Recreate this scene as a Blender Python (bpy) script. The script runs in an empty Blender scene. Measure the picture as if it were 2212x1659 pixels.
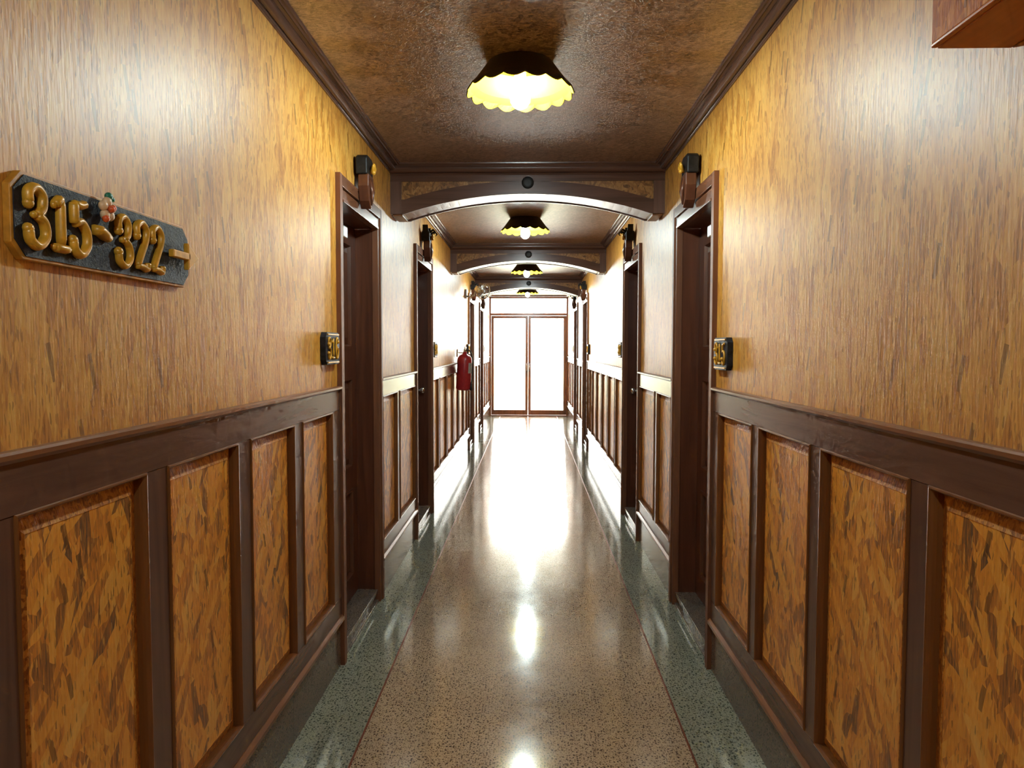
import bpy, bmesh, math, random
from mathutils import Vector, Matrix
random.seed(7)
C = bpy.context.scene.collection
sc = bpy.context.scene
PI = math.pi

# ------------------------------------------------------------------ camera
CAM_H = 1.4416
cam = bpy.data.cameras.new('camera')
cam_o = bpy.data.objects.new('camera', cam); C.objects.link(cam_o)
cam.sensor_fit = 'HORIZONTAL'; cam.sensor_width = 36.0
cam.lens = 1560.0 / 2212.0 * 36.0
cam.clip_start = 0.02; cam.clip_end = 500
YAW, PITCH, ROLL = 0.02409, 0.04952, -0.0015
cam_o.matrix_world = (Matrix.Translation((0.0174, 0, CAM_H)) @ Matrix.Rotation(YAW, 4, 'Z')
                      @ Matrix.Rotation(PI / 2 - PITCH, 4, 'X') @ Matrix.Rotation(-ROLL, 4, 'Z'))
sc.camera = cam_o

# ------------------------------------------------------------------ world, exposure
world = bpy.data.worlds.new('world'); sc.world = world; world.use_nodes = True
bg = world.node_tree.nodes['Background']
bg.inputs[0].default_value = (1.0, 0.985, 0.95, 1); bg.inputs[1].default_value = 30.0
sc.view_settings.view_transform = 'Standard'; sc.view_settings.look = 'None'
sc.view_settings.exposure = 0.35; sc.view_settings.gamma = 1.0
sc.view_settings.use_curve_mapping = False
BULB = 460.0

# ------------------------------------------------------------------ dimensions (metres)
W = 0.84            # half width of the corridor
CEIL = 2.562
Y0, Y1 = -3.4, 15.39
DOORS = [(3.20, 4.10), (5.36, 6.28), (10.11, 10.98), (12.25, 13.14)]
BEAMS = [1.07, 4.47, 7.85, 11.33]
BT = 0.24
DOOR_TOP = 2.215; CW = 0.075; OPEN_TOP = 2.10
Z_MARB, Z_LEDGE, Z_RAIL, Z_PTOP, Z_CAP = 0.205, 0.235, 0.32, 1.165, 1.272

# ------------------------------------------------------------------ node helpers
def mat(name):
    m = bpy.data.materials.new(name); m.use_nodes = True
    nt = m.node_tree; b = nt.nodes['Principled BSDF']
    return m, nt, b
class N:
    def __init__(s, nt): s.nt = nt
    def n(s, t, **k):
        x = s.nt.nodes.new(t)
        for a, v in k.items(): setattr(x, a, v)
        return x
    def link(s, a, b): s.nt.links.new(a, b)
    def math(s, op, a, b=None, c=None, clamp=False):
        x = s.n('ShaderNodeMath', operation=op); x.use_clamp = clamp
        for i, v in enumerate((a, b, c)):
            if v is None: continue
            if isinstance(v, (int, float)): x.inputs[i].default_value = v
            else: s.link(v, x.inputs[i])
        return x.outputs[0]
    def mix(s, f, a, b, blend='MIX'):
        x = s.n('ShaderNodeMix', data_type='RGBA', blend_type=blend)
        for sock, v in ((x.inputs[0], f), (x.inputs[6], a), (x.inputs[7], b)):
            if isinstance(v, (int, float)): sock.default_value = v
            elif isinstance(v, tuple): sock.default_value = (*v[:3], 1)
            else: s.link(v, sock)
        return x.outputs[2]
    def ramp(s, f, stops, interp='LINEAR'):
        x = s.n('ShaderNodeValToRGB'); cr = x.color_ramp; cr.interpolation = interp
        while len(cr.elements) < len(stops): cr.elements.new(0.5)
        for e, (p, c) in zip(cr.elements, stops):
            e.position = p; e.color = (*c, 1) if len(c) == 3 else c
        s.link(f, x.inputs[0]); return x.outputs[0]
    def noise(s, vec, scale, detail=3, rough=.5, dim='3D'):
        x = s.n('ShaderNodeTexNoise', noise_dimensions=dim)
        s.link(vec, x.inputs['Vector']); x.inputs['Scale'].default_value = scale
        x.inputs['Detail'].default_value = detail; x.inputs['Roughness'].default_value = rough
        return x
    def comb(s, a, b, c=0.0):
        x = s.n('ShaderNodeCombineXYZ')
        for i, v in enumerate((a, b, c)):
            if isinstance(v, (int, float)): x.inputs[i].default_value = v
            else: s.link(v, x.inputs[i])
        return x.outputs[0]

def plane_coords(g, axes):
    """world position -> (across, along, 0) on the plane of the board"""
    geo = g.n('ShaderNodeNewGeometry'); sep = g.n('ShaderNodeSeparateXYZ')
    g.link(geo.outputs['Position'], sep.inputs[0])
    return sep.outputs['XYZ'.index(axes[0])], sep.outputs['XYZ'.index(axes[1])], sep

def osb(name, axes, stops, wid, lng, angles, rough=.3, bump=.35, grain=.25, flake=.5, sheet=None, spec=.5, fine=1.0, thr=(.25, .45, .6), flk=.90, fs=(.0032, .017), ior=1.5, iso=False):
    """oriented strand board: layers of long flakes turned to several angles"""
    m, nt, b = mat(name); g = N(nt)
    u, v, sep = plane_coords(g, axes)
    base = g.comb(u, v)
    tone = None; edge = None
    for k, a in enumerate(angles):
        off = 3.17 * k + .7
        mp = g.n('ShaderNodeMapping', vector_type='TEXTURE')
        mp.inputs['Location'].default_value = (off, off * 1.7, 0)
        mp.inputs['Rotation'].default_value = (0, 0, a)
        mp.inputs['Scale'].default_value = (wid * (1 + .3 * k % .5), lng * (1 + .2 * (k % 2)), 1)
        g.link(base, mp.inputs['Vector'])
        vo = g.n('ShaderNodeTexVoronoi', voronoi_dimensions='2D', feature='F1', distance='MINKOWSKI')
        vo.inputs['Exponent'].default_value = 3.0
        vo.inputs['Scale'].default_value = 1.0; vo.inputs['Randomness'].default_value = 1.0
        g.link(mp.outputs[0], vo.inputs['Vector'])
        sc_ = g.n('ShaderNodeSeparateColor'); g.link(vo.outputs['Color'], sc_.inputs[0])
        t = sc_.outputs[0]; mk = sc_.outputs[1]
        if tone is None: tone = t
        else:
            sel = g.math('GREATER_THAN', mk, thr[min(k - 1, 2)])
            x = g.n('ShaderNodeMix', data_type='FLOAT'); g.link(sel, x.inputs[0]); g.link(tone, x.inputs[2]); g.link(t, x.inputs[3])
            tone = x.outputs[0]
    # fibres running along the board
    fv = g.comb(g.math('MULTIPLY', u, 1.0 / wid * 2.2), g.math('MULTIPLY', v, 1.0 / lng * .7))
    fib = g.noise(fv, 1.6, 4, .7, '2D')
    fv2 = g.comb(g.math('MULTIPLY', u, 260 * fine), g.math('MULTIPLY', v, 26 * fine))
    fib2 = g.noise(fv2, 1.0, 2, .6, '2D')
    if iso:
        fib2 = g.noise(base, 75, 2, .6, '2D'); fib2.inputs['Distortion'].default_value = 2.5
    big = g.noise(base, 2.2, 2, dim='2D')
    tt = g.math('ADD', g.math('MULTIPLY', tone, flake), g.math('MULTIPLY', fib.outputs['Fac'], 1 - flake))
    tt = g.math('ADD', tt, g.math('MULTIPLY', g.math('SUBTRACT', fib2.outputs['Fac'], .5), grain))
    tt = g.math('ADD', tt, g.math('MULTIPLY', g.math('SUBTRACT', big.outputs['Fac'], .5), .25))
    col = g.ramp(tt, stops)
    # occasional dark slivers
    mp = g.n('ShaderNodeMapping', vector_type='TEXTURE'); mp.inputs['Rotation'].default_value = (0, 0, .25)
    mp.inputs['Scale'].default_value = (wid * 1.1, lng * 1.0, 1); mp.inputs['Location'].default_value = (9.1, 4.3, 0)
    g.link(base, mp.inputs['Vector'])
    vo = g.n('ShaderNodeTexVoronoi', voronoi_dimensions='2D', distance='CHEBYCHEV'); vo.inputs['Scale'].default_value = 1
    g.link(mp.outputs[0], vo.inputs['Vector'])
    s2 = g.n('ShaderNodeSeparateColor'); g.link(vo.outputs['Color'], s2.inputs[0])
    sl = g.math('MULTIPLY', g.math('GREATER_THAN', s2.outputs[2], .95), g.math('LESS_THAN', vo.outputs['Distance'], .3))
    col = g.mix(g.math('MULTIPLY', sl, .65), col, tuple(c * .35 for c in stops[1][1]))
    fm = g.n('ShaderNodeMapping', vector_type='TEXTURE'); fm.inputs['Scale'].default_value = (fs[0], fs[1], 1); fm.inputs['Rotation'].default_value = (0, 0, .06)
    g.link(base, fm.inputs['Vector'])
    fvo = g.n('ShaderNodeTexVoronoi', voronoi_dimensions='2D'); fvo.inputs['Scale'].default_value = 1; g.link(fm.outputs[0], fvo.inputs['Vector'])
    s3 = g.n('ShaderNodeSeparateColor'); g.link(fvo.outputs['Color'], s3.inputs[0])
    col = g.mix(g.math('MULTIPLY', g.math('GREATER_THAN', s3.outputs[0], flk), g.math('MULTIPLY', s3.outputs[1], .8)), col, tuple(c * .55 for c in stops[1][1]))
    col = g.mix(g.math('MULTIPLY', g.math('LESS_THAN', s3.outputs[0], .10), g.math('MULTIPLY', s3.outputs[1], .5)), col, tuple(min(1, c * 1.1) for c in stops[-1][1]))
    if sheet:
        ph = g.math('FRACT', g.math('DIVIDE', g.math('ADD', u, sheet[1]), sheet[0]))
        ln = g.math('LESS_THAN', g.math('ABSOLUTE', g.math('SUBTRACT', ph, .5)), .0011)
        col = g.mix(g.math('MULTIPLY', ln, .75), col, (.05, .02, .01))
    g.link(col, b.inputs['Base Color'])
    b.inputs['Roughness'].default_value = rough
    b.inputs['Specular IOR Level'].default_value = spec; b.inputs['IOR'].default_value = ior
    fib3 = g.noise(g.comb(g.math('MULTIPLY', u, 120 * fine), g.math('MULTIPLY', v, 17 * fine)), 1.0, 2, .6, '2D')
    if iso:
        fib3 = g.noise(base, 60, 3, .6, '2D'); fib3.inputs['Distortion'].default_value = 1.6
    h = fib3.outputs['Fac']
    bp = g.n('ShaderNodeBump'); bp.inputs['Strength'].default_value = bump; bp.inputs['Distance'].default_value = .0016
    g.link(h, bp.inputs['Height']); g.link(bp.outputs[0], b.inputs['Normal'])
    return m

def wood(name, c1, c2, axis='Z', rough=.28, spec=.5, scale=1.0, bump=.08):
    m, nt, b = mat(name); g = N(nt)
    geo = g.n('ShaderNodeNewGeometry'); mp = g.n('ShaderNodeMapping')
    s = [26 * scale] * 3; s['XYZ'.index(axis)] = 1.6 * scale
    mp.inputs['Scale'].default_value = s; g.link(geo.outputs['Position'], mp.inputs['Vector'])
    no = g.noise(mp.outputs[0], 1.0, 5, .6); no.inputs['Distortion'].default_value = .8
    col = g.ramp(no.outputs['Fac'], [(.3, c1), (.7, c2)])
    g.link(col, b.inputs['Base Color']); b.inputs['Roughness'].default_value = rough
    b.inputs['Specular IOR Level'].default_value = spec
    bp = g.n('ShaderNodeBump'); bp.inputs['Strength'].default_value = bump; bp.inputs['Distance'].default_value = .001
    g.link(no.outputs['Fac'], bp.inputs['Height']); g.link(bp.outputs[0], b.inputs['Normal'])
    return m

def terrazzo(name, base, chips, scale=90, rough=.12, axes='XY', joint=None, spec=.5):
    m, nt, b = mat(name); g = N(nt)
    u, v, sep = plane_coords(g, axes); p = g.comb(u, v)
    big = g.noise(p, 1.7, 3, dim='2D')
    col = g.ramp(big.outputs['Fac'], [(.35, tuple(c * .88 for c in base)), (.7, tuple(min(1, c * 1.12) for c in base))])
    for k, (c, th, s) in enumerate(chips):
        mp = g.n('ShaderNodeMapping'); mp.inputs['Location'].default_value = (k * 7.3, k * 3.1, 0)
        mp.inputs['Scale'].default_value = (s * scale, s * scale * .8, 1); g.link(p, mp.inputs['Vector'])
        vo = g.n('ShaderNodeTexVoronoi', voronoi_dimensions='2D'); vo.inputs['Scale'].default_value = 1
        g.link(mp.outputs[0], vo.inputs['Vector'])
        s2 = g.n('ShaderNodeSeparateColor'); g.link(vo.outputs['Color'], s2.inputs[0])
        k1 = g.math('LESS_THAN', vo.outputs['Distance'], g.math('MULTIPLY', s2.outputs[0], th))
        col = g.mix(k1, col, c)
    if joint:
        ph = g.math('FRACT', g.math('DIVIDE', g.math('ADD', u, joint[1]), joint[0]))
        ln = g.math('LESS_THAN', g.math('ABSOLUTE', g.math('SUBTRACT', ph, .5)), .003)
        col = g.mix(g.math('MULTIPLY', ln, .7), col, tuple(c * .3 for c in base))
    g.link(col, b.inputs['Base Color']); 
    rn = g.noise(p, 9.0, 4, dim='2D')
    rr = g.math('MULTIPLY_ADD', rn.outputs['Fac'], rough * .6, rough * .7)
    g.link(rr, b.inputs['Roughness']); b.inputs['Specular IOR Level'].default_value = spec
    return m

def plain(name, c, rough=.4, metal=0.0, emit=0.0, ecol=None, spec=.5, var=.12, bump=0):
    m, nt, b = mat(name); g = N(nt)
    geo = g.n('ShaderNodeNewGeometry'); no = g.noise(geo.outputs['Position'], 40, 3)
    col = g.ramp(no.outputs['Fac'], [(.3, tuple(x * (1 - var) for x in c)), (.7, tuple(min(1, x * (1 + var)) for x in c))])
    g.link(col, b.inputs['Base Color']); b.inputs['Roughness'].default_value = rough
    b.inputs['Metallic'].default_value = metal; b.inputs['Specular IOR Level'].default_value = spec
    if bump:
        n2 = g.noise(geo.outputs['Position'], 160, 3, .7); bp = g.n('ShaderNodeBump'); bp.inputs['Strength'].default_value = bump; bp.inputs['Distance'].default_value = .003
        g.link(n2.outputs['Fac'], bp.inputs['Height']); g.link(bp.outputs[0], b.inputs['Normal'])
    if emit:
        b.inputs['Emission Color'].default_value = (*(ecol or c), 1); b.inputs['Emission Strength'].default_value = emit
    return m

cy = sc.cycles
cy.max_bounces = 7; cy.diffuse_bounces = 4; cy.glossy_bounces = 4; cy.transmission_bounces = 2; cy.transparent_max_bounces = 6
cy.caustics_reflective = False; cy.caustics_refractive = False; cy.use_adaptive_sampling = True; cy.adaptive_threshold = .07; cy.adaptive_min_samples = 12
cy.sample_clamp_indirect = 6.0; cy.blur_glossy = .5
M = {}
wall_stops = [(.14, (.26, .085, .014)), (.30, (.48, .19, .026)), (.46, (.65, .295, .048)), (.64, (.73, .375, .07)), (.85, (.80, .50, .12))]
M['osb_wall'] = osb('osb_wall', 'YZ', wall_stops, .020, .12, (0.0, .22, -.26, .07), rough=.45, bump=.42, flake=.34, grain=.42, sheet=(1.22, .23), thr=(.35, .5, .6), spec=.6, fine=.8, flk=.85)
panel_stops = [(.14, (.12, .075, .045)), (.27, (.34, .13, .030)), (.44, (.72, .26, .032)), (.62, (.84, .36, .045)), (.85, (.88, .48, .10))]
M['osb_panel'] = osb('osb_panel', 'YZ', panel_stops, .021, .085, (0.1, .55, -.45, .2, -.75), rough=.38, bump=.45, flake=.5, grain=.22, thr=(.45, .55, .7), spec=.8)
M['osb_edge'] = osb('osb_panel_edge', 'YZ', [(.2, (.22, .07, .014)), (.42, (.46, .16, .024)), (.65, (.62, .27, .045)), (.9, (.70, .38, .09))], .006, .012, (0.3, 1.1, -.6), rough=.5, bump=.7, flake=.5, thr=(.5, .5, .6))
ceil_stops = [(.2, (.06, .035, .026)), (.36, (.24, .15, .115)), (.52, (.42, .28, .22)), (.8, (.60, .45, .38))]
M['osb_ceiling'] = osb('osb_ceiling', 'YX', ceil_stops, .010, .035, (0.0, .5, -.6, 1.1), rough=.30, bump=.8, flake=.30, grain=.8, thr=(.4, .5, .6), spec=.8, fine=.42, flk=.66, fs=(.0042, .013), ior=1.9, iso=True)
M['osb_beam'] = osb('osb_beam', 'XZ', [(.2, (.08, .035, .01)), (.45, (.26, .11, .03)), (.7, (.38, .18, .05)), (.9, (.45, .25, .09))], .012, .05, (0.9, .3, -.6, 1.3), rough=.4, bump=.4, flake=.5, thr=(.4, .5, .6))
M['trim'] = wood('brown_varnished_wood', (.105, .050, .034), (.165, .082, .056), 'Y', rough=.24, bump=.02)
M['trim_z'] = wood('brown_varnished_wood_upright', (.105, .050, .034), (.165, .082, .056), 'Z', rough=.28, bump=.03)
M['trim_x'] = wood('brown_varnished_wood_across', (.085, .040, .027), (.135, .064, .044), 'X', rough=.26, bump=.02)
M['mould'] = wood('warm_moulding_wood', (.15, .052, .014), (.24, .086, .022), 'Z', rough=.3, bump=.03)
M['mould_y'] = wood('warm_moulding_wood_level', (.16, .058, .02), (.27, .105, .038), 'Y', rough=.28, bump=.03)
M['casing'] = wood('door_casing_wood', (.15, .058, .028), (.235, .092, .045), 'Z', rough=.5, spec=.3, bump=.03)
M['header'] = wood('door_header_wood', (.15, .058, .028), (.235, .092, .045), 'Y', rough=.25, bump=.03)
M['leaf'] = wood('door_leaf_wood', (.075, .024, .012), (.14, .046, .022), 'Z', rough=.3)
M['floor'] = terrazzo('tan_terrazzo', (.55, .425, .30), [((.17, .11, .07), .40, 1.1), ((.50, .38, .27), .42, 1.4), ((.20, .14, .09), .36, 2.0), ((.09, .06, .045), .30, .75)], scale=105, rough=.13)
M['band'] = terrazzo('green_grey_terrazzo', (.33, .345, .275), [((.13, .14, .11), .42, 1.0), ((.38, .39, .32), .42, 1.3), ((.06, .075, .06), .32, .7), ((.15, .13, .095), .34, 1.9)], scale=100, rough=.12)
M['marble'] = terrazzo('brown_grey_stone', (.20, .145, .112), [((.05, .038, .03), .4, 1.5), ((.16, .13, .10), .36, 1.9)], scale=85, rough=.16, axes='YZ', joint=(.60, .15))
M['sill'] = terrazzo('sill_stone', (.16, .125, .10), [((.07, .05, .04), .4, 1.5), ((.25, .20, .16), .36, 1.9)], scale=85, rough=.18, axes='YX')
M['soffit'] = wood('glossy_soffit_wood', (.14, .065, .04), (.2, .10, .065), 'X', rough=.17, spec=1.0, bump=.01)
M['strip'] = plain('red_brass_strip', (.22, .055, .02), .35, .3)
M['gold'] = plain('gold_paint', (.68, .34, .03), .34, .05, var=.2)
M['gold_edge'] = plain('gold_edge_paint', (.50, .22, .025), .4, 0, var=.35)
M['gold_dull'] = plain('dull_gold_paint', (.50, .20, .03), .4, .1, var=.3)
M['black'] = plain('black_board', (.016, .017, .026), .55, var=.7, spec=.25, bump=.6)
M['black_carved'] = plain('black_carved_paint', (.014, .013, .013), .5, var=.5, spec=.3)
M['bulb'] = plain('lit_bulb_glass', (1, 1, 1), .3, emit=BULB, ecol=(.80, .98, 1.0), var=0)
M['shade_out'] = plain('dark_painted_metal', (.035, .03, .024), .35)
M['shade_in'] = plain('yellow_painted_metal', (.60, .40, .004), .45, var=.06)
M['brass'] = plain('aged_brass', (.45, .28, .10), .3, .9)
M['steel'] = plain('polished_steel', (.55, .55, .56), .2, 1.0)
M['red'] = plain('red_enamel', (.36, .022, .03), .3)
M['paper'] = plain('grey_label_paper', (.42, .42, .38), .6)
M['rubber'] = plain('black_rubber', (.015, .015, .015), .5)
M['white'] = plain('white_plastic', (.75, .74, .70), .4)
M['grey'] = plain('grey_plastic', (.38, .36, .33), .45)
M['frame'] = wood('end_door_frame_wood', (.20, .085, .04), (.32, .14, .07), 'Z', rough=.3)
M['green'] = plain('green_paint', (.02, .20, .12), .4)
M['petal'] = plain('cream_pink_paint', (.80, .55, .33), .4)
M['orange'] = plain('orange_red_paint', (.80, .13, .03), .4)
M['box_wood'] = wood('reddish_box_wood', (.46, .13, .024), (.60, .19, .04), 'Y', rough=.3)
M['osb_box'] = osb('osb_reddish', 'YZ', [(.2, (.26, .06, .01)), (.45, (.50, .14, .018)), (.7, (.62, .22, .03)), (.9, (.70, .30, .06))], .014, .05, (0.3, -.5, .9), rough=.6, spec=.2, bump=.6, flake=.5, thr=(.4, .5, .6))
M['terrace'] = plain('pale_terrace_paving', (.55, .52, .46), .7)
M['lawn'] = plain('pale_hazed_lawn', (.36, .37, .24), .9, var=.4)  # lawn green paled in the colour itself, as hazy and overexposed
m, nt, b = mat('clear_door_glass')
nt.nodes.remove(b); g = N(nt)
out = nt.nodes['Material Output']; tr = g.n('ShaderNodeBsdfTransparent'); gl = g.n('ShaderNodeBsdfGlossy')
gl.inputs['Roughness'].default_value = .02; fr = g.n('ShaderNodeFresnel'); fr.inputs[0].default_value = 1.45
mx = g.n('ShaderNodeMixShader'); g.link(fr.outputs[0], mx.inputs[0]); g.link(tr.outputs[0], mx.inputs[1]); g.link(gl.outputs[0], mx.inputs[2])
tr.inputs[0].default_value = (.95, .96, .94, 1)
g.link(mx.outputs[0], out.inputs['Surface']); M['glass'] = m

# ------------------------------------------------------------------ mesh helpers
class MB:
    def __init__(s): s.v = []; s.f = []
    def add(s, vs, fs):
        o = len(s.v); s.v += [tuple(p) for p in vs]; s.f += [tuple(i + o for i in f) for f in fs]; return s
    def box(s, x0, x1, y0, y1, z0, z1):
        if x0 > x1: x0, x1 = x1, x0
        if y0 > y1: y0, y1 = y1, y0
        v = [(x, y, z) for x in (x0, x1) for y in (y0, y1) for z in (z0, z1)]
        return s.add(v, [(0, 1, 3, 2), (4, 6, 7, 5), (0, 4, 5, 1), (2, 3, 7, 6), (0, 2, 6, 4), (1, 5, 7, 3)])
    def prism(s, poly, fn, a0, a1):
        """closed 2-D polygon swept from a0 to a1; fn(p, q, a) -> xyz"""
        n = len(poly)
        v = [fn(p, q, a0) for p, q in poly] + [fn(p, q, a1) for p, q in poly]
        f = [(i, (i + 1) % n, n + (i + 1) % n, n + i) for i in range(n)]
        f += [tuple(range(n))[::-1], tuple(range(n, 2 * n))]
        return s.add(v, f)
    def lathe(s, prof, c=(0, 0, 0), n=32, M4=None, close=True):
        """profile [(r, z)] turned about the z axis through c (or placed by M4)"""
        v = []; f = []
        for r, z in prof:
            for k in range(n):
                a = 2 * PI * k / n; p = Vector((r * math.cos(a), r * math.sin(a), z))
                if M4: p = M4 @ p
                v.append(p + Vector(c))
        for i in range(len(prof) - 1):
            for k in range(n):
                k2 = (k + 1) % n; f.append((i * n + k, i * n + k2, (i + 1) * n + k2, (i + 1) * n + k))
        if close:
            f.append(tuple(range(n))[::-1]); f.append(tuple((len(prof) - 1) * n + k for k in range(n)))
        return s.add(v, f)
    def tube(s, pts, radii, n=10, squash=None):
        """round tube through points; squash=(normal, factor) flattens it"""
        pts = [Vector(p) for p in pts]
        if not hasattr(radii, '__len__'): radii = [radii] * len(pts)
        rings = []; up = None
        for i, p in enumerate(pts):
            t = (pts[min(i + 1, len(pts) - 1)] - pts[max(i - 1, 0)]).normalized()
            if squash: a = Vector(squash[0])
            else:
                a = up if up is not None else (Vector((0, 0, 1)) if abs(t.z) < .9 else Vector((1, 0, 0)))
                a = (a - t * a.dot(t)).normalized(); up = a
            bb = t.cross(a).normalized(); k = squash[1] if squash else 1.0
            rings.append([p + (bb * math.cos(2 * PI * j / n) + a * k * math.sin(2 * PI * j / n)) * radii[i] for j in range(n)])
        v = [q for r in rings for q in r]; f = []
        for i in range(len(rings) - 1):
            for j in range(n):
                j2 = (j + 1) % n; f.append((i * n + j, i * n + j2, (i + 1) * n + j2, (i + 1) * n + j))
        f.append(tuple(range(n))[::-1]); f.append(tuple((len(rings) - 1) * n + j for j in range(n)))
        return s.add(v, f)
    def ball(s, c, r, sc3=(1, 1, 1), nu=12, nv=8):
        prof = [(max(1e-5, math.sin(PI * i / nv)), math.cos(PI * i / nv)) for i in range(nv + 1)]
        v = []; f = []; c = Vector(c)
        for q, z in prof:
            for k in range(nu):
                a = 2 * PI * k / nu; v.append(c + Vector((q * math.cos(a) * sc3[0], q * math.sin(a) * sc3[1], z * sc3[2])) * r)
        for i in range(nv):
            for k in range(nu):
                k2 = (k + 1) % nu; f.append((i * nu + k, i * nu + k2, (i + 1) * nu + k2, (i + 1) * nu + k))
        return s.add(v, f)
    def build(s, name, m, parent=None, origin=(0, 0, 0), bevel=0.0, smooth=False, segs=2, label=None):
        me = bpy.data.meshes.new(name); o = Vector(origin)
        me.from_pydata([Vector(p) - o for p in s.v], [], s.f)
        bm = bmesh.new(); bm.from_mesh(me); bmesh.ops.recalc_face_normals(bm, faces=bm.faces); bm.to_mesh(me); bm.free()
        me.materials.append(M[m] if isinstance(m, str) else m)
        ob = bpy.data.objects.new(name, me); C.objects.link(ob)
        if parent: ob.parent = parent
        else: ob.location = o
        if bevel:
            md = ob.modifiers.new('bevel', 'BEVEL'); md.width = bevel; md.segments = segs; md.limit_method = 'ANGLE'; md.angle_limit = .7
            md.harden_normals = True
        if smooth or bevel:
            me.shade_smooth() if smooth else None
        return ob

def tag(o, label, cat=None, group=None, kind=None):
    if label: o['label'] = label
    if cat: o['category'] = cat
    if group: o['group'] = group
    if kind: o['kind'] = kind
    return o
def empty(name, loc, label, cat, group=None, kind=None):
    o = bpy.data.objects.new(name, None); C.objects.link(o); o.location = loc; o.empty_display_size = .1
    return tag(o, label, cat, group, kind)
def spans(y0, y1):
    """stretches of wall between the door openings"""
    out = []; a = y0
    for d0, d1 in DOORS:
        out.append((a, d0)); a = d1
    out.append((a, y1)); return out
SIDES = (('left', -1), ('right', 1))

# ------------------------------------------------------------------ floor and ceiling
WS = 0.60
f = MB().box(-WS + .004, WS - .004, Y0, Y1 + .3, -.08, 0).build('floor', 'floor')
tag(f, 'polished tan speckled terrazzo floor down the middle of the corridor', 'floor', kind='structure')
for s in (-1, 1):
    MB().box(s * (WS + .004), s * 1.04, Y0, Y1 + .3, -.08, 0).build('floor_border', 'band', f, label='green-grey border')['label'] = 'green-grey terrazzo border strip'
    MB().box(s * (WS - .004), s * (WS + .004), Y0, Y1 + .3, -.08, .0006).build('divider_strip', 'strip', f)['label'] = 'thin red-brown metal divider strip'
c = MB().box(-1.04, 1.04, Y0, Y1 + .3, CEIL, CEIL + .1).build('ceiling', 'osb_ceiling')
tag(c, 'dark glossy strand board ceiling of the corridor', 'ceiling', kind='structure')

# ------------------------------------------------------------------ side walls with wainscot
def wainscot_spans(side):
    L = []
    p = .5025 if side < 0 else .545
    w = .41 if side < 0 else .47
    e = 3.073 if side < 0 else 3.107
    k = 0
    while e - k * p - w > Y0 + .1:
        L.append((e - k * p - w, e - k * p)); k += 1
    L += [(4.145, 4.595), (4.69, 5.315)]
    st = [6.744, 7.391, 8.014, 8.637, 9.264, 9.80] if side < 0 else [6.846, 7.496, 8.141, 8.796, 9.382, 9.80]
    a = 6.325
    for q in st:
        b_ = q - .045
        if b_ - a > .15: L.append((a, b_))
        a = q + .045
    L.append((a, 10.065))
    L += [(11.025, 11.57), (11.66, 12.205)]
    L += [(13.185, 13.66), (13.75, 14.24), (14.33, 14.80), (14.89, 15.33)]
    return sorted(L)

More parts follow.
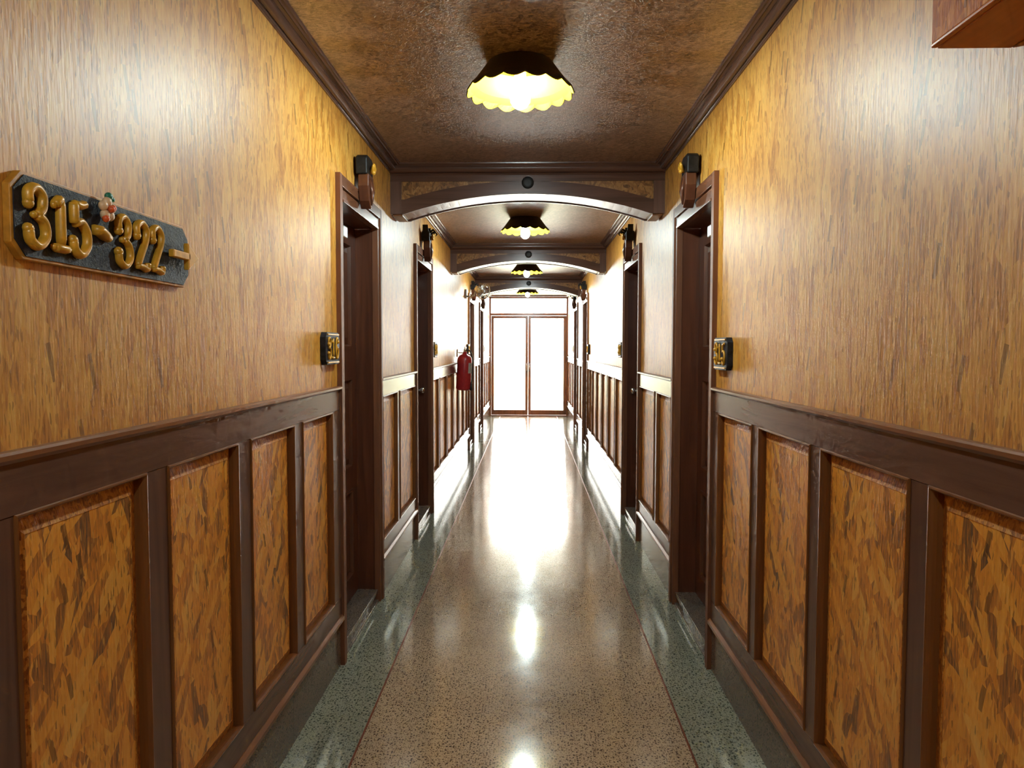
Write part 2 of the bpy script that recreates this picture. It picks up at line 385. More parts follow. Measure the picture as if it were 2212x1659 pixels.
for side, s in SIDES:
    X = lambda d: s * (W + d)      # d > 0 goes into the wall
    mb = MB()
    for a, b_ in spans(Y0, Y1):
        mb.box(X(0), X(.18), a, b_, Z_CAP - .02, CEIL)
        mb.box(X(.02), X(.18), a, b_, 0, Z_CAP - .02)
    for d0, d1 in DOORS: mb.box(X(0), X(.18), d0, d1, DOOR_TOP - .02, CEIL)
    wl = mb.build('wall_' + side, 'osb_wall')
    tag(wl, 'glossy orange strand board %s wall above dark wood wainscot' % side, 'wall', kind='structure')
    # frame boards
    rail = MB(); cap = MB(); bot = MB(); 
    for a, b_ in spans(Y0, Y1):
        rail.box(X(-.012), X(.02), a, b_, Z_PTOP, Z_CAP - .018)
        bot.box(X(-.010), X(.02), a, b_, Z_LEDGE, Z_RAIL)
        prof = [(.005, Z_CAP - .020), (-.014, Z_CAP - .020), (-.024, Z_CAP - .012), (-.024, Z_CAP - .004), (-.018, Z_CAP), (.005, Z_CAP)]
        cap.prism(prof, lambda p, q, a_: (X(p), a_, q), a, b_)
    rail.build('chair_rail', 'trim', wl, bevel=.002)
    cap.build('chair_rail_cap', 'mould_y', wl)
    bot.build('bottom_rail', 'trim', wl, bevel=.002)
    ps = wainscot_spans(s)
    edges = []
    segs = spans(Y0, Y1)
    for a, b_ in segs:
        inside = [p for p in ps if p[0] >= a and p[1] <= b_]
        y = a
        for p in inside:
            if p[0] - y > .01: edges.append((y, p[0]))
            y = p[1]
        if b_ - y > .01: edges.append((y, b_))
    for a, b_ in edges:
        MB().box(X(-.010), X(.02), a, b_, Z_RAIL, Z_PTOP).build('stile', 'trim_z', wl, bevel=.002)
    for a, b_ in ps:
        z0, z1 = Z_RAIL, Z_PTOP
        # board with a bevelled edge and a flat raised field
        def ring(i, d): return [(X(d), a + i, z0 + i), (X(d), b_ - i, z0 + i), (X(d), b_ - i, z1 - i), (X(d), a + i, z1 - i)]
        R_ = [ring(.010, .016), ring(.040, .004), ring(.044, .005)]
        pm = MB(); v = [q for r in R_[:2] for q in r]
        pn = MB().add(ring(.040, .0045) + ring(.040, .016), [(0, 1, 2, 3), (0, 1, 5, 4), (1, 2, 6, 5), (2, 3, 7, 6), (3, 0, 4, 7), (4, 5, 6, 7)]).build('wainscot_panel', 'osb_panel', wl)
        pe = MB().add(ring(.006, .014) + ring(.042, .003) + ring(.042, .018) + ring(.006, .018),
                      [(0, 1, 5, 4), (1, 2, 6, 5), (2, 3, 7, 6), (3, 0, 4, 7), (4, 5, 9, 8), (5, 6, 10, 9), (6, 7, 11, 10), (7, 4, 8, 11),
                       (0, 1, 13, 12), (1, 2, 14, 13), (2, 3, 15, 14), (3, 0, 12, 15)]).build('panel_border', 'osb_edge', pn)
        pf = MB()
        prof = [(-.001, .018), (-.001, -.0115), (.001, -.0145), (.004, -.0150), (.007, -.0125), (.009, -.006), (.010, .001), (.010, .018)]
        rings = [ring(i, d) for i, d in prof]
        v = [q for r in rings for q in r]; fs = []
        nr = len(rings)
        for i in range(nr):
            j = (i + 1) % nr
            for k in range(4):
                k2 = (k + 1) % 4; fs.append((i * 4 + k, i * 4 + k2, j * 4 + k2, j * 4 + k))
        pf.add(v, fs).build('panel_moulding', 'mould', pn)
    # stone baseboard with a wooden ledge
    bb = MB(); lg = MB()
    for a, b_ in segs:
        bb.box(X(-.002), X(.02), a, b_, 0, Z_MARB)
        prof = [(.015, Z_MARB), (-.016, Z_MARB), (-.022, Z_MARB + .007), (-.022, Z_LEDGE - .010), (-.012, Z_LEDGE), (.015, Z_LEDGE)]
        lg.prism(prof, lambda p, q, a_: (X(p), a_, q), a, b_)
    bo = bb.build('baseboard_' + side, 'marble')
    tag(bo, 'brown-grey stone skirting along the foot of the %s wall' % side, 'baseboard', kind='structure')
    lg.build('baseboard_ledge', 'mould_y', bo)

# ------------------------------------------------------------------ crown moulding, one length per bay and side
bays = []
prev = Y0
for y in BEAMS: bays.append((prev, y)); prev = y + BT
bays.append((prev, Y1))
def crown_prof(drop=.052, out=.072):
    z0 = CEIL - drop
    P = [(0, CEIL), (0, z0), (-.006, z0 - .001), (-.008, z0 + .002), (-.007, z0 + .006), (-.011, z0 + .008)]
    r = min(.024, (drop - .02) * .6)
    for i in range(9):                       # the big round
        a = -.5 + (PI / 2 + .9) * i / 8
        P.append((-(.020 + r * math.sin(a)), z0 + .010 + r - r * math.cos(a)))
    zt = P[-1][1]
    P += [(-out * .70, CEIL - .012), (-out * .76, CEIL - .015), (-out * .80, CEIL - .011), (-out * .83, CEIL - .009), (-out * .92, CEIL - .010), (-out * .98, CEIL - .007), (-out, CEIL)]
    return P
k = 0
for (a, b_) in bays:
    if b_ - a < .2: continue
    for side, s in SIDES:
        k += 1
        o = MB().prism(crown_prof(), lambda p, q, a_: (s * (W + p), a_, q), a, b_).build('trim_%d' % k, 'trim')
        tag(o, 'dark brown crown moulding along the top of the %s wall, %.1f m long' % (side, b_ - a), 'moulding', kind='structure')
        o['label'] = 'brown crown moulding on %s wall, bay %d from the near end' % (side, (k + 1) // 2)

# ------------------------------------------------------------------ arched beams
ordn = ['just overhead near the viewer', 'nearest in view', 'second in view', 'third in view']
ZS, ZM = 2.265, 2.385      # underside at the ends and at the crown of the arch
XA = .755                   # where the arch springs
def arch_z(x, rise=ZM - ZS, z0=ZS, xa=XA):
    R = (xa * xa + rise * rise) / (2 * rise)
    return z0 + rise - R + math.sqrt(max(0, R * R - x * x))
for bi, y in enumerate(BEAMS):
    e = empty('arched_beam', (0, y, ZS), 'dark wood arched ceiling beam across the corridor, ' + ordn[bi], 'beam', 'arched ceiling beams', 'structure')
    og = (0, y, ZS)
    n = 28
    xs = [-XA + 2 * XA * i / n for i in range(n + 1)]
    # core: everything between the arch and the ceiling, set back 12 mm behind the frame boards
    low = [(W, ZS), (XA, ZS)] + [(x, arch_z(x)) for x in reversed(xs)][1:-1] + [(-XA, ZS), (-W, ZS)]
    poly = [(-W, CEIL), (W, CEIL)] + low
    MB().prism(poly, lambda p, q, a_: (p, a_, q), y + .014, y + BT - .014).build('beam_body', 'soffit', e, og)
    for fy0, fy1 in ((y, y + .014), (y + BT - .014, y + BT)):
        front = fy0 == y
        # arch board
        BH = .088
        up = [(x, min(2.462, arch_z(x) + BH - .012 * (1 - abs(x) / XA))) for x in xs]
        poly = [(-.772, ZS), (-XA, ZS)] + [(x, arch_z(x)) for x in xs][1:-1] + [(XA, ZS), (.772, ZS), (.772, up[-1][1])] + up[::-1][1:-1] + [(-.772, up[0][1])]
        # strip mesh avoids a concave n-gon
        mb = MB(); yy = (fy0, fy1)
        lp = 0 if front else .006
        lows = [(-.772, ZS - lp)] + [(x, arch_z(x) - lp) for x in xs] + [(.772, ZS - lp)]
        ups = [(-.772, up[0][1])] + up + [(.772, up[-1][1])]
        v = []; fs = []; m_ = len(lows)
        for yv in yy:
            v += [(p, yv, q) for p, q in lows] + [(p, yv, q) for p, q in ups]
        for i in range(m_ - 1):
            fs += [(i, i + 1, m_ + i + 1, m_ + i), (2 * m_ + i, 2 * m_ + i + 1, 3 * m_ + i + 1, 3 * m_ + i),
                   (i, i + 1, 2 * m_ + i + 1, 2 * m_ + i), (m_ + i, m_ + i + 1, 3 * m_ + i + 1, 3 * m_ + i)]
        fs += [(0, m_, 3 * m_, 2 * m_), (m_ - 1, 2 * m_ - 1, 4 * m_ - 1, 3 * m_ - 1)]
        mb.add(v, fs).build('arch_board', 'trim_x', e, og)
        MB().box(-W, W, fy0, fy1, 2.462, CEIL - .02).build('top_rail', 'trim_x', e, og)
        for s in (-1, 1):
            MB().box(s * .772, s * W, fy0, fy1, ZS, 2.462).build('end_stile', 'trim_z', e, og)
            yv = fy0 + .010 if front else fy1 - .010
            # strand board spandrel
            pts = [(x, up[i][1]) for i, x in enumerate(xs) if (x * s) > .10]
            pts = sorted(pts, key=lambda p: -abs(p[0]))
            poly = [(s * .772, 2.462)] + [(s * .772, pts[0][1])] + pts
            poly += [(pts[-1][0], 2.4625)]
            MB().prism(poly, lambda p, q, a_: (p, a_, q), yv, yv + (.003 if front else -.003)).build('spandrel_panel', 'osb_beam', e, og)
        # crown along the beam
        sg = -1 if front else 1
        MB().prism(crown_prof(.062, .060), lambda p, q, a_: (a_, (y if front else y + BT) - sg * p * 1.0, q) if True else None, -W + .0, W - .0).build('beam_crown', 'trim_x', e, og)
        yd = fy0 if front else fy1
        MB().lathe([(.001, -.012), (.018, -.013), (.030, -.011), (.037, -.005), (.037, .004)], n=28,
                   M4=Matrix.Translation((0.004, yd, 2.452)) @ Matrix.Rotation(-PI / 2 if front else PI / 2, 4, 'X') @ Matrix.Scale(-1, 4, (0, 0, 1)) @ Matrix.Scale(-1, 4, (0, 0, 1))).build('rosette', 'black_carved', e, og, smooth=True)
    # pads at the springing and small ledge mouldings
    for s in (-1, 1):
        MB().box(s * (XA + .012), s * (W - .012), y + .014, y + BT - .014, ZS - .010, ZS + .001).build('springing_pad', 'mould', e, og, bevel=.002)
    
# ------------------------------------------------------------------ doors in the side walls
def stroke_pts(P, n=5):
    P = [Vector(p) for p in P]; out = []
    for i in range(len(P) - 1):
        p0 = P[max(i - 1, 0)]; p1 = P[i]; p2 = P[i + 1]; p3 = P[min(i + 2, len(P) - 1)]
        for k in range(n):
            t = k / n
            out.append(.5 * ((2 * p1) + (p2 - p0) * t + (2 * p0 - 5 * p1 + 4 * p2 - p3) * t * t + (3 * p1 - p0 - 3 * p2 + p3) * t ** 3))
    out.append(P[-1]); return out
GL = {
 '3': ([[(.10, .72), (.10, .90), (.30, 1.0), (.52, .88), (.50, .66), (.34, .53)], [(.34, .53), (.56, .42), (.60, .18), (.36, 0), (.12, .08), (.08, .26)]], [(.10, .70, .10), (.08, .27, .10), (.27, .53, .07)]),
 '1': ([[(.33, .10), (.33, .92)], [(.33, .95), (.14, .80)], [(.10, .04), (.56, .04)]], [(.12, .80, .07), (.10, .05, .07)]),
 '5': ([[(.14, .95), (.13, .56)], [(.14, .93), (.34, .92), (.54, .98)], [(.13, .56), (.36, .62), (.58, .44), (.58, .18), (.34, 0), (.12, .08), (.08, .24)]], [(.08, .25, .10)]),
 '2': ([[(.10, .70), (.10, .90), (.32, 1.0), (.55, .88), (.54, .66), (.34, .38), (.10, .06)], [(.08, .06), (.32, .06), (.56, .02), (.60, .16)]], [(.10, .70, .10)]),
 '6': ([[(.54, .80), (.46, .97), (.26, .98), (.10, .66), (.08, .30), (.22, .04), (.44, .03), (.58, .24), (.50, .48), (.30, .55), (.12, .40)]], [(.54, .80, .09)]),
 '7': ([[(.08, .80), (.12, .94), (.40, .93), (.58, .95), (.42, .55), (.30, .25), (.28, .04)]], [(.28, .05, .09)]),
 '8': ([[(.33, .54), (.12, .66), (.12, .88), (.33, .98), (.54, .88), (.54, .66), (.33, .54), (.08, .38), (.10, .12), (.33, .02), (.57, .12), (.58, .38), (.33, .54)]], []),
 '9': ([[(.12, .20), (.20, .03), (.40, .02), (.56, .34), (.58, .70), (.44, .96), (.22, .97), (.08, .76), (.16, .52), (.36, .45), (.54, .60)]], [(.12, .20, .09)]),
 '0': ([[(.33, .02), (.10, .20), (.07, .50), (.12, .82), (.33, .98), (.54, .82), (.59, .50), (.56, .20), (.33, .02)]], []),
}
def glyph(mb, ch, org, ux, uz, nrm, h, wd=1.0, r=.085, depth=1.0):
    org, ux, uz, nrm = map(Vector, (org, ux, uz, nrm))
    P3 = lambda p: org + ux * (p[0] * h * wd) + uz * (p[1] * h)
    st, balls = GL[ch]
    for s_ in st:
        pts = stroke_pts([(p[0], p[1], 0) for p in s_])
        n_ = len(pts); pp = [P3(p) for p in pts]
        rad = [r * h * (1.0 if 0 < i < n_ - 1 else .8) for i in range(n_)]
        mb.tube(pp, rad, 8, (nrm, depth))
    for b_ in balls:
        mb.ball(P3(b_), b_[2] * h, nu=10, nv=6)

DW = [(3.65,), (5.82,), (10.55,), (12.7,)]
numbers = {('left', 0): '316', ('right', 0): '315', ('left', 1): '318', ('right', 1): '317', ('left', 2): '320', ('right', 2): '319', ('left', 3): '322', ('right', 3): '321'}
place = ['nearest', 'second', 'third', 'farthest']
dn = 0
for di, (d0, d1) in enumerate(DOORS):
    for side, s in SIDES:
        dn += 1
        X = lambda d: s * (W + d)
        og = (X(0), (d0 + d1) / 2, 0)
        e = empty('door_%d' % dn, og, 'closed dark brown panelled room door, %s on the %s wall' % (place[di], side), 'door', 'room doors', 'structure')
        o0, o1 = d0 + CW, d1 - CW
        # casing in two stepped bands
        cs = MB()
        b1, b2 = .036, CW
        for (i0, i1, pr) in ((0, b1, -.022), (b1 + .004, b2, -.014)):
            cs.box(X(pr), X(.02), d0 + i0, d0 + i1, 0, DOOR_TOP - i0)
            cs.box(X(pr), X(.02), d1 - i1, d1 - i0, 0, DOOR_TOP - i0)
        cs.box(X(-.008), X(.019), d0 + b1, d0 + b1 + .004, .001, OPEN_TOP); cs.box(X(-.008), X(.019), d1 - b1 - .004, d1 - b1, .001, OPEN_TOP)
        cs.build('casing', 'casing', e, og, bevel=.0005)
        hd = MB()
        hh = DOOR_TOP - OPEN_TOP
        hd.box(X(-.021), X(.02), d0 + b1, d1 - b1, DOOR_TOP - .052, DOOR_TOP)
        hd.box(X(-.007), X(.019), d0 + b1 + .001, d1 - b1 - .001, OPEN_TOP + .002, DOOR_TOP - .053)
        hd.box(X(-.015), X(.018), d0 + CW, d1 - CW, OPEN_TOP + .0125, DOOR_TOP - .060)
        hd.box(X(-.019), X(.02), d0 + CW, d1 - CW, OPEN_TOP, OPEN_TOP + .012)
        hd.build('header', 'header', e, og, bevel=.0015)
        # jambs lining the recess
        jm = MB(); dep = .115
        jm.box(X(.018), X(.18), d0 + .03, o0, 0, OPEN_TOP + .03); jm.box(X(.018), X(.18), o1, d1 - .03, 0, OPEN_TOP + .03)
        jm.box(X(.018), X(.18), d0 + .03, d1 - .03, OPEN_TOP, DOOR_TOP)
        jm.build('jamb', 'leaf', e, og)
        # sill stone with a nosing
        sl = MB().box(X(.010), X(.18), o0, o1, 0, .052); 
        sl.box(X(.000), X(.18), o0, o1, .050, .072)
        sl.box(X(-.004), X(.05), o0, o1, 0, .012)
        sl.build('sill', 'sill', e, og, bevel=.003)
        # leaf: stiles, rails and three recessed panels
        zb, zt = .075, OPEN_TOP - .003
        lf = MB(); t0, t1 = .112, .150
        ya, yb = o0 + .003, o1 - .003
        zz = [(.19, .67), (.79, 1.28), (1.44, 2.00)]
        lf.box(X(t0), X(t1), ya, ya + .11, zb, zt); lf.box(X(t0), X(t1), yb - .11, yb, zb, zt)
        prevz = zb
        for za, zc in zz: lf.box(X(t0), X(t1), ya + .11, yb - .11, prevz, za); prevz = zc
        lf.box(X(t0), X(t1), ya + .11, yb - .11, prevz, zt)
        le = lf.build('door_leaf', 'leaf', e, og)
        for za, zc in zz:
            p0, p1 = ya + .11, yb - .11
            def ring(i, d): return [(X(d), p0 + i, za + i), (X(d), p1 - i, za + i), (X(d), p1 - i, zc - i), (X(d), p0 + i, zc - i)]
            v = ring(-.004, .107) + ring(.012, .107) + ring(.020, .128) + ring(.055, .116) + ring(-.004, .14)
            fs = [(k_ * 4 + a, k_ * 4 + (a + 1) % 4, (k_ + 1) * 4 + (a + 1) % 4, (k_ + 1) * 4 + a) for k_ in range(3) for a in range(4)] + [(12, 13, 14, 15)]
            fs += [(a, (a + 1) % 4, 16 + (a + 1) % 4, 16 + a) for a in range(4)] + [(16, 17, 18, 19)]
            MB().add(v, fs).build('door_panel', 'leaf', le, (0, 0, 0)) if False else MB().add(v, fs).build('door_panel', 'leaf', le, og)
        # knob
        latch_far = di % 2 == 1
        ky = (yb - .06) if latch_far else (ya + .06)
        Mx = Matrix.Translation((X(t0), ky, 1.08)) @ Matrix.Rotation(-s * PI / 2, 4, 'Y')
        MB().lathe([(.001, 0), (.030, 0), (.030, .004), (.024, .008), (.010, .010), (.009, .034), (.020, .040), (.027, .052), (.026, .064), (.016, .072), (.001, .074)], n=24, M4=Mx).build('door_knob', 'steel', le, og, smooth=True)
        if di == 0:
            Mx = Matrix.Translation((X(t0), (ya + yb) / 2 + .03, 1.36)) @ Matrix.Rotation(-s * PI / 2, 4, 'Y')
            MB().lathe([(.001, 0), (.011, 0), (.011, .005), (.006, .006), (.001, .005)], n=16, M4=Mx).build('peephole', 'steel', le, og, smooth=True)
            MB().box(X(t0 - .03), X(t0), 3.66, 3.74, 2.005, 2.065).build('door_contact', 'white', le, og, bevel=.006)['label'] = 'small white plastic sensor'

        # --- carved ornament over the door (a thing of its own)
        cy = (d0 + d1) / 2 - .06
        oo = (X(-.012), cy, 2.13)
        pos = {'left': 'left', 'right': 'right'}[side]
        lab = 'carved dark wood ornament with gold leaf tip above the %s door on the %s wall' % (place[di], side)
        orn = empty('carved_ornament', oo, lab, 'ornament', 'carved ornaments over the doors')
        # bracket body: tapering to a point below
        outl = [(-.055, .16), (.055, .16), (.060, .10), (.038, .03), (.0, -.005), (-.038, .03), (-.060, .10)]
        MB().prism([(cy + p, 2.13 + q) for p, q in outl], lambda p, q, a_: (X(a_), p, q), -.022, -.075).build('bracket', 'leaf', orn, oo, bevel=.006)
        mb = MB()
        for r_ in (-.022, 0, .022): mb.tube([(X(-.073), cy + r_, 2.27), (X(-.082), cy + r_ * .8, 2.21), (X(-.074), cy + r_ * .2, 2.145)], [.007, .008, .004], 8)
        mb.build('fluting', 'leaf', orn, oo, smooth=True)
        # block with two pointed ears
        outl = [(-.07, .155), (.07, .155), (.078, .22), (.088, .275), (.068, .262), (.045, .235), (0, .225), (-.045, .235), (-.068, .262), (-.088, .275), (-.078, .22)]
        if di == 0: outl = [(-.068, .155), (.068, .155), (.072, .235), (.045, .250), (-.045, .250), (-.072, .235)]
        a_l = [(cy + p, 2.13 + q) for p, q in outl]
        if di == 0:
            MB().prism(a_l, lambda p, q, a_: (X(a_), p, q), -.012, -.070).build('carved_block', 'black_carved', orn, oo, bevel=.008)
        else:
            mb = MB().box(X(-.012), X(-.07), cy - .07, cy + .07, 2.285, 2.355)
            for q in (-1, 1):
                mb.prism([(cy + q * .07, 2.353), (cy + q * .085, 2.405), (cy + q * .05, 2.37), (cy + q * .015, 2.353)], lambda p, r_, a_: (X(a_), p, r_), -.02, -.062)
                mb.tube([(X(-.065), cy + q * .04, 2.35), (X(-.10), cy + q * .05, 2.37), (X(-.115), cy + q * .055, 2.35), (X(-.105), cy + q * .05, 2.335)], [.010, .009, .007, .003], 8)
            mb.build('carved_block', 'black_carved', orn, oo)
        mb = MB()
        for q in range(5):
            an = -.9 + .45 * q
            mb.tube([(X(-.068), cy, 2.30), (X(-.088), cy + .02 * math.sin(an), 2.315 + .012 * math.cos(an)), (X(-.092), cy + .042 * math.sin(an), 2.315 + .032 * math.cos(an))], [.006, .011, .003], 8)
        mb.ball((X(-.086), cy, 2.305), .012)
        mb.build('gold_leaf', 'gold', orn, oo, smooth=True)

        # --- number plaque beside the door
        num = numbers[(side, di)]
        PL, PH = .215, .135
        if not latch_far: y_a = d0 - PL - .045
        else: y_a = d1 + .03
        zc = 1.372 if side == 'left' else 1.352
        if di: zc = 1.36
        oo = (X(0), y_a + PL / 2, zc)
        which = {0: 'beside the nearest door', 1: 'just past the second door', 2: 'before the third door', 3: 'past the farthest door'}[di]
        lab = ('small black and gold number plaque reading %s on the %s wall %s' % (num, side, which)) if di == 0 else ('small black and gold number plaque on the %s wall %s' % (side, which))
        pl = empty('number_plaque', oo, lab, 'plaque', 'room number plaques')
        c_ = .02
        poly = [(y_a + c_, zc), (y_a + PL - c_, zc), (y_a + PL, zc + c_), (y_a + PL, zc + PH - c_), (y_a + PL - c_, zc + PH), (y_a + c_, zc + PH), (y_a, zc + PH - c_), (y_a, zc + c_)]
        MB().prism(poly, lambda p, q, a_: (X(a_), p, q), 0, -.024).build('plaque_board', 'black', pl, oo, bevel=.002)
        for z_ in (zc + .006, zc + PH - .012):
            MB().box(X(-.022), X(-.029), y_a + .022, y_a + PL - .022, z_, z_ + .006).build('gold_bar', 'gold', pl, oo, bevel=.001)
        uy = -s
        for i, ch in enumerate(num):
            h = .088; st = y_a + .028 if uy > 0 else y_a + PL - .028
            mb = MB(); glyph(mb, ch, (X(-.026), st + uy * i * .057, zc + .024), (0, uy, 0), (0, 0, 1), (-s, 0, 0), h, .78, .052, 1.1)
            mb.build('digit', 'gold', pl, oo, smooth=True)

# ------------------------------------------------------------------ big sign on the near left wall
s = -1; X = lambda d: s * (W + d)
ya, yb, za, zb = 1.165, 1.778, 1.588, 1.735
oo = (X(0), (ya + yb) / 2, za)
sg = empty('room_range_sign', oo, 'long black sign with gold numbers 315-322 and an arrow on near left wall', 'sign')
c_ = .026
def octo(i): 
    return [(ya + i + c_, za + i), (yb - i - c_, za + i), (yb - i, za + i + c_), (yb - i, zb - i - c_), (yb - i - c_, zb - i), (ya + i + c_, zb - i), (ya + i, zb - i - c_), (ya + i, za + i + c_)]
MB().prism(octo(0), lambda p, q, a_: (X(a_), p, q), 0, -.014).build('sign_board', 'gold_edge', sg, oo, bevel=.002)['label'] = 'gold-brown board edge'
MB().prism(octo(.006), lambda p, q, a_: (X(a_), p, q), -.0135, -.0160).build('sign_face', 'black', sg, oo)['label'] = 'black textured sign face'
mb = MB(); 
xx = 1.190
for ch, dx in (('3', 0), ('1', .064), ('5', .118)):
    mb = MB(); glyph(mb, ch, (X(-.020), xx + dx, za + .026), (0, 1, 0), (0, 0, 1), (1, 0, 0), .098, .82, .086, 1.3); mb.build('digit', 'gold', sg, oo, smooth=True)
xx = 1.455
for ch, dx in (('3', 0), ('2', .068), ('2', .132)):
    mb = MB(); glyph(mb, ch, (X(-.020), xx + dx, za + .022), (0, 1, 0), (0, 0, 1), (1, 0, 0), .100, .80, .070, 1.4); mb.build('digit', 'gold', sg, oo, smooth=True)
MB().tube([(X(-.021), 1.380, za + .080), (X(-.021), 1.395, za + .080), (X(-.021), 1.410, za + .074), (X(-.021), 1.426, za + .069)], [.010, .011, .011, .008], 10, ((1, 0, 0), 1.3)).build('dash', 'gold', sg, oo, smooth=True)
ar = MB().box(X(-.022), X(-.036), 1.662, 1.745, za + .064, za + .082)
ar.prism([(1.735, za + .040), (1.735, za + .106), (1.790, za + .073)], lambda p, q, a_: (X(a_), p, q), -.022, -.036)
ar.build('arrow', 'gold', sg, oo, bevel=.003)
mb = MB(); fc = Vector((X(-.03), 1.410, za + .124))
for q in range(5):
    a = 2 * PI * q / 5 + .3; mb.ball(fc + Vector((0, .014 * math.cos(a), .014 * math.sin(a))), .0105, (.8, 1, 1))
fl = mb.build('flower', 'petal', sg, oo, smooth=True)
MB().ball(fc + Vector((.008, 0, 0)), .007).ball(fc + Vector((.004, -.012, -.020)), .007).ball(fc + Vector((.004, .012, .004)), .007).build('flower_centre', 'orange', fl, oo, smooth=True)
MB().ball(fc + Vector((0, .006, .026)), .010, (.7, 1, .8)).ball(fc + Vector((0, .016, .022)), .008, (.7, 1, .7)).build('leaf', 'green', fl, oo, smooth=True)

# ------------------------------------------------------------------ ceiling lights
lamps = [-.50, 2.91, 6.30, 9.70, 13.40]  # first one is an added, unseen lamp that brightens the near walls
lname = ['added unseen behind the camera to light the near walls', 'nearest in view', 'second in view', 'third in view', 'farthest, before the glass doors']
def make_lamp():
    og = (0, 0, 0)
    e = empty('ceiling_light', (0, 0, 0), '', 'ceiling light', 'scalloped ceiling lights')
    # local frame: origin on the ceiling, z down negative
    n = 96; sc_n = 16
    def shade(off, zoff):
        v = []; rows = []
        prof = [(.128, -.001), (.145, -.024), (.164, -.050), (.182, -.074), (.199, -.092), (.208, -.101)]
        for j, (r, z) in enumerate(prof):
            row = []
            for k_ in range(n):
                a = 2 * PI * k_ / n; ph = k_ % (n // sc_n) / (n // sc_n)
                rr = r + off; zz_ = z + zoff
                lobe = abs(math.sin(PI * ph))
                if j == len(prof) - 1: zz_ -= .016 * lobe; rr += .007 * lobe
                elif j == len(prof) - 2: zz_ -= .004 * lobe; rr += .003 * lobe
                v.append((rr * math.cos(a), rr * math.sin(a), zz_))
        return v, len(prof)
    # cap closing the top
    for nm, off, zo, mt in (('shade', .0, 0, 'shade_out'), ('shade_lining', -.0030, -.0022, 'shade_in')):
        v, m_ = shade(off, zo); vi, _ = shade(off - .0014, zo - .0008)
        top = len(v)
        allv = v + vi; fs = []
        for j in range(m_ - 1):
            for k_ in range(n):
                k2 = (k_ + 1) % n
                fs.append((j * n + k_, j * n + k2, (j + 1) * n + k2, (j + 1) * n + k_))
                fs.append((top + j * n + k_, top + j * n + k2, top + (j + 1) * n + k2, top + (j + 1) * n + k_))
        for k_ in range(n):
            k2 = (k_ + 1) % n; j = m_ - 1
            fs.append((j * n + k_, j * n + k2, top + j * n + k2, top + j * n + k_))
        fs.append(tuple(range(n))); fs.append(tuple(top + k_ for k_ in range(n)))
        o = MB().add(allv, fs).build(nm, mt, e)
        if nm == 'shade_lining': o['label'] = 'bright yellow inside of the shade'
    MB().lathe([(.001, -.006), (.024, -.006), (.024, -.060), (.001, -.060)], n=20).build('lamp_holder', 'white', e)
    prof = [(.001, -.058), (.016, -.060), (.020, -.075), (.034, -.100), (.040, -.125), (.038, -.148), (.026, -.166), (.010, -.175), (.001, -.176)]
    MB().lathe(prof, n=24).build('bulb', 'bulb', e, smooth=True)['label'] = 'lit white bulb'
    return e
def dup(root):
    r = root.copy(); C.objects.link(r)
    for ch in list(root.children):
        c_ = ch.copy(); C.objects.link(c_); c_.parent = r
        for g_ in ch.children:
            d = g_.copy(); C.objects.link(d); d.parent = c_
    return r
l0 = make_lamp()
for i, y in enumerate(lamps):
    o = l0 if i == 0 else dup(l0)
    o.location = (-.022, y, CEIL); o.rotation_euler.z = .1 * i
    o['label'] = 'dark scalloped cone ceiling light with yellow inside and lit bulb, ' + lname[i]

# ------------------------------------------------------------------ fire extinguisher on the left wall
ey = 8.35; ex = -.742; ez = .955
og = (ex, ey, ez)
e = empty('fire_extinguisher', og, 'red fire extinguisher hung on the left wall above the wainscot', 'fire extinguisher')
MB().lathe([(.001, 0), (.070, 0), (.080, .010), (.085, .025), (.085, .345), (.080, .375), (.062, .400), (.035, .415), (.024, .425), (.024, .445), (.001, .445)], n=32, c=og).build('cylinder', 'red', e, og, smooth=True)
MB().lathe([(.001, .44), (.018, .44), (.018, .475), (.012, .485), (.001, .485)], n=16, c=og).box(ex - .010, ex + .010, ey - .075, ey + .02, ez + .468, ez + .480).box(ex - .010, ex + .010, ey - .070, ey + .01, ez + .490, ez + .500).build('valve', 'steel', e, og)
mb = MB(); A = [0.15 * PI * 0 - .9 + .12 * q for q in range(10)]
v = []; 
for q in A:
    for z_ in (.20, .32): v.append((ex + .0858 * math.cos(q), ey + .0858 * math.sin(q), ez + z_))
mb.add(v, [(2 * i, 2 * i + 2, 2 * i + 3, 2 * i + 1) for i in range(9)]).build('label_sticker', 'paper', e, og)
pts = stroke_pts([(ex + .012, ey, ez + .465), (ex + .06, ey - .03, ez + .455), (ex + .095, ey - .045, ez + .38), (ex + .098, ey - .03, ez + .22), (ex + .092, ey - .02, ez + .08)], 6)
MB().tube(pts, .008, 8).build('hose', 'rubber', e, og, smooth=True)
MB().tube([(ex + .092, ey - .02, ez + .085), (ex + .091, ey - .018, ez + .04), (ex + .09, ey - .017, ez + .005)], [.010, .013, .018], 12).build('nozzle', 'rubber', e, og, smooth=True)
MB().box(-.84, -.82, ey - .02, ey + .02, ez + .38, ez + .47).box(-.83, ex, ey - .012, ey + .012, ez + .425, ez + .437).build('wall_bracket', 'steel', e, og)
e.rotation_euler = (0, .05, 0); e.location.x -= .008

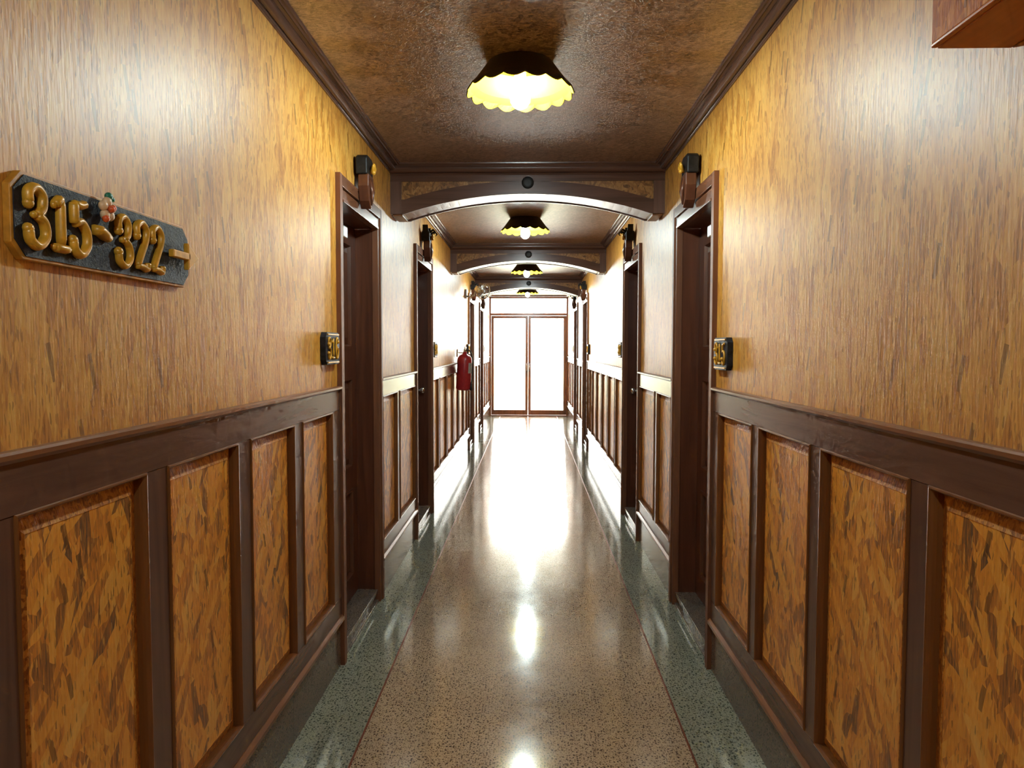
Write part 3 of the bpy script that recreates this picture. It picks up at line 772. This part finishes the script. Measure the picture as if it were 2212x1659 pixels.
# ------------------------------------------------------------------ small wall fan high on the left wall
fy = 9.62; og = (-.84, fy, 2.10)
e = empty('wall_fan', og, 'small grey wall fan with round wire cage high on the left wall', 'fan')
MB().box(-.84, -.815, fy - .05, fy + .05, 2.10, 2.22).build('mount_plate', 'grey', e, og, bevel=.004)
MB().tube([(-.82, fy, 2.13), (-.77, fy - .01, 2.12), (-.72, fy - .03, 2.14), (-.70, fy - .04, 2.18)], .012, 10).build('arm', 'grey', e, og, smooth=True)
hc = Vector((-.58, fy - .12, 2.185)); hd_ = Vector((.62, -.72, -.25)).normalized()
Rm = hd_.to_track_quat('Z', 'Y').to_matrix().to_4x4()
Mx = Matrix.Translation(hc - hd_ * .05) @ Rm
MB().lathe([(.001, -.13), (.030, -.125), (.040, -.09), (.040, -.02), (.030, 0), (.001, 0)], n=20, M4=Mx).build('motor_housing', 'white', e, og, smooth=True)
mb = MB(); R = .105
def circ(r, z, n_=40): return [Mx @ Vector((r * math.cos(2 * PI * i / n_), r * math.sin(2 * PI * i / n_), z)) for i in range(n_ + 1)]
mb.tube(circ(R, .03), .004, 6); mb.tube(circ(R, .04), .004, 6); mb.tube(circ(.03, .065), .003, 6); mb.tube(circ(.07, .055), .0015, 5)
for i in range(20):
    a = 2 * PI * i / 20
    mb.tube([Mx @ Vector((.03 * math.cos(a), .03 * math.sin(a), .065)), Mx @ Vector((.08 * math.cos(a), .08 * math.sin(a), .056)), Mx @ Vector((R * math.cos(a), R * math.sin(a), .035)), Mx @ Vector((.08 * math.cos(a), .08 * math.sin(a), .006)), Mx @ Vector((.03 * math.cos(a), .03 * math.sin(a), -.005))], .0013, 5)
mb.build('wire_cage', 'steel', e, og)
mb = MB()
for i in range(3):
    a0 = 2 * PI * i / 3; v = []
    for t in range(6):
        r = .02 + .07 * t / 5; wv = .5 * math.sin(PI * min(1, .2 + t / 6))
        for q in (-1, 1): v.append(Mx @ Vector((r * math.cos(a0 + q * wv), r * math.sin(a0 + q * wv), .03 + q * .010)))
        for q in (-1, 1): v.append(Mx @ Vector((r * math.cos(a0 + q * wv), r * math.sin(a0 + q * wv), .032 + q * .010)))
    mb.add(v, [f_ for t in range(5) for f_ in ((4 * t, 4 * t + 1, 4 * t + 5, 4 * t + 4), (4 * t + 2, 4 * t + 3, 4 * t + 7, 4 * t + 6))])
mb.lathe([(.001, .0), (.022, .0), (.022, .045), (.001, .05)], n=16, M4=Mx)
mb.build('fan_blades', 'grey', e, og)

# ------------------------------------------------------------------ boxed case high on the near right wall
og = (.84, .9, 1.955)
e = empty('wall_box', og, 'reddish strand board clad box high on the near right wall', 'box')
bx0, bx1, by0, by1, bz0, bz1 = .706, .84, .45, 1.285, 1.955, 2.42
MB().box(bx0 + .006, bx1, by0, by1 - .004, bz0 + .012, bz1).build('box_body', 'box_wood', e, og)
MB().box(bx0, bx0 + .007, by0, by1, bz0 + .009, bz1).build('side_board', 'osb_box', e, og, bevel=.002)
MB().box(bx0 - .001, bx0 + .010, by0, by1 + .001, bz0 + .002, bz0 + .010).build('edge_trim', 'box_wood', e, og, bevel=.003)
MB().box(bx0 + .008, bx1, by0, by1 - .002, bz0, bz0 + .013).build('underside', 'box_wood', e, og, bevel=.003)

# ------------------------------------------------------------------ end wall: glazed double door with transom
yE = Y1
def frame_rect(mb, x0, x1, z0, z1, w_, y0, y1, bot=None, top=None):
    bot = w_ if bot is None else bot; top = w_ if top is None else top
    mb.box(x0, x0 + w_, y0, y1, z0, z1); mb.box(x1 - w_, x1, y0, y1, z0, z1)
    mb.box(x0 + w_, x1 - w_, y0, y1, z1 - top, z1)
    if bot: mb.box(x0 + w_, x1 - w_, y0, y1, z0, z0 + bot)
og = (0, yE, 0)
e = empty('door_9', og, 'glazed double door with transom window at the bright end of the corridor', 'door', None, 'structure')
fm = MB(); frame_rect(fm, -.84, .84, 0.0, 2.535, .040, yE, yE + .10, bot=0)
fm.box(-.80, .80, yE, yE + .10, 2.135, 2.185)
fm.box(-.84, .84, yE + .02, yE + .10, 2.54, CEIL + .02)
fm.box(-.80, .80, yE, yE + .1, 0, .014)
fm.build('door_frame', 'frame', e, og, bevel=.003)
for nm, a, b_ in (('left', -.798, -.014), ('right', -.010, .800)):
    mb = MB(); frame_rect(mb, a, b_, .016, 2.13, .058, yE + .03, yE + .07, bot=.105)
    lf = mb.build('door_leaf', 'frame', e, og, bevel=.003)
    MB().box(a + .058, b_ - .058, yE + .048, yE + .052, .12, 2.072).build('glass_pane', 'glass', lf, og)
    hx = b_ - .024 if nm == 'left' else a + .024
    MB().tube([(hx, yE + .03, .95), (hx, yE - .01, .96), (hx, yE - .01, 1.12), (hx, yE + .03, 1.13)], .008, 8).build('pull_handle', 'steel', lf, og, smooth=True)
MB().box(-.80, .80, yE + .048, yE + .052, 2.175, 2.51).build('transom_pane', 'glass', e, og)

# outside the glass: paved terrace and lawn
t = MB().box(-6, 6, Y1 + .3, Y1 + 5.0, -.10, -.02).build('ground_outside', 'terrace'); tag(t, 'pale sunlit paving just outside the glass doors', 'paving', kind='structure')
t = MB().box(-30, 30, Y1 + 5.0, Y1 + 50, -.20, -.06).build('lawn_outside', 'lawn'); tag(t, 'green lawn beyond the paving outside the glass doors', 'lawn', kind='structure')

# ------------------------------------------------------------------ the near end behind the camera
t = MB().box(-1.04, 1.04, Y0 - .15, Y0, 0, CEIL + .1).build('wall_back', 'osb_wall'); tag(t, 'strand board end wall behind the camera', 'wall', kind='structure')
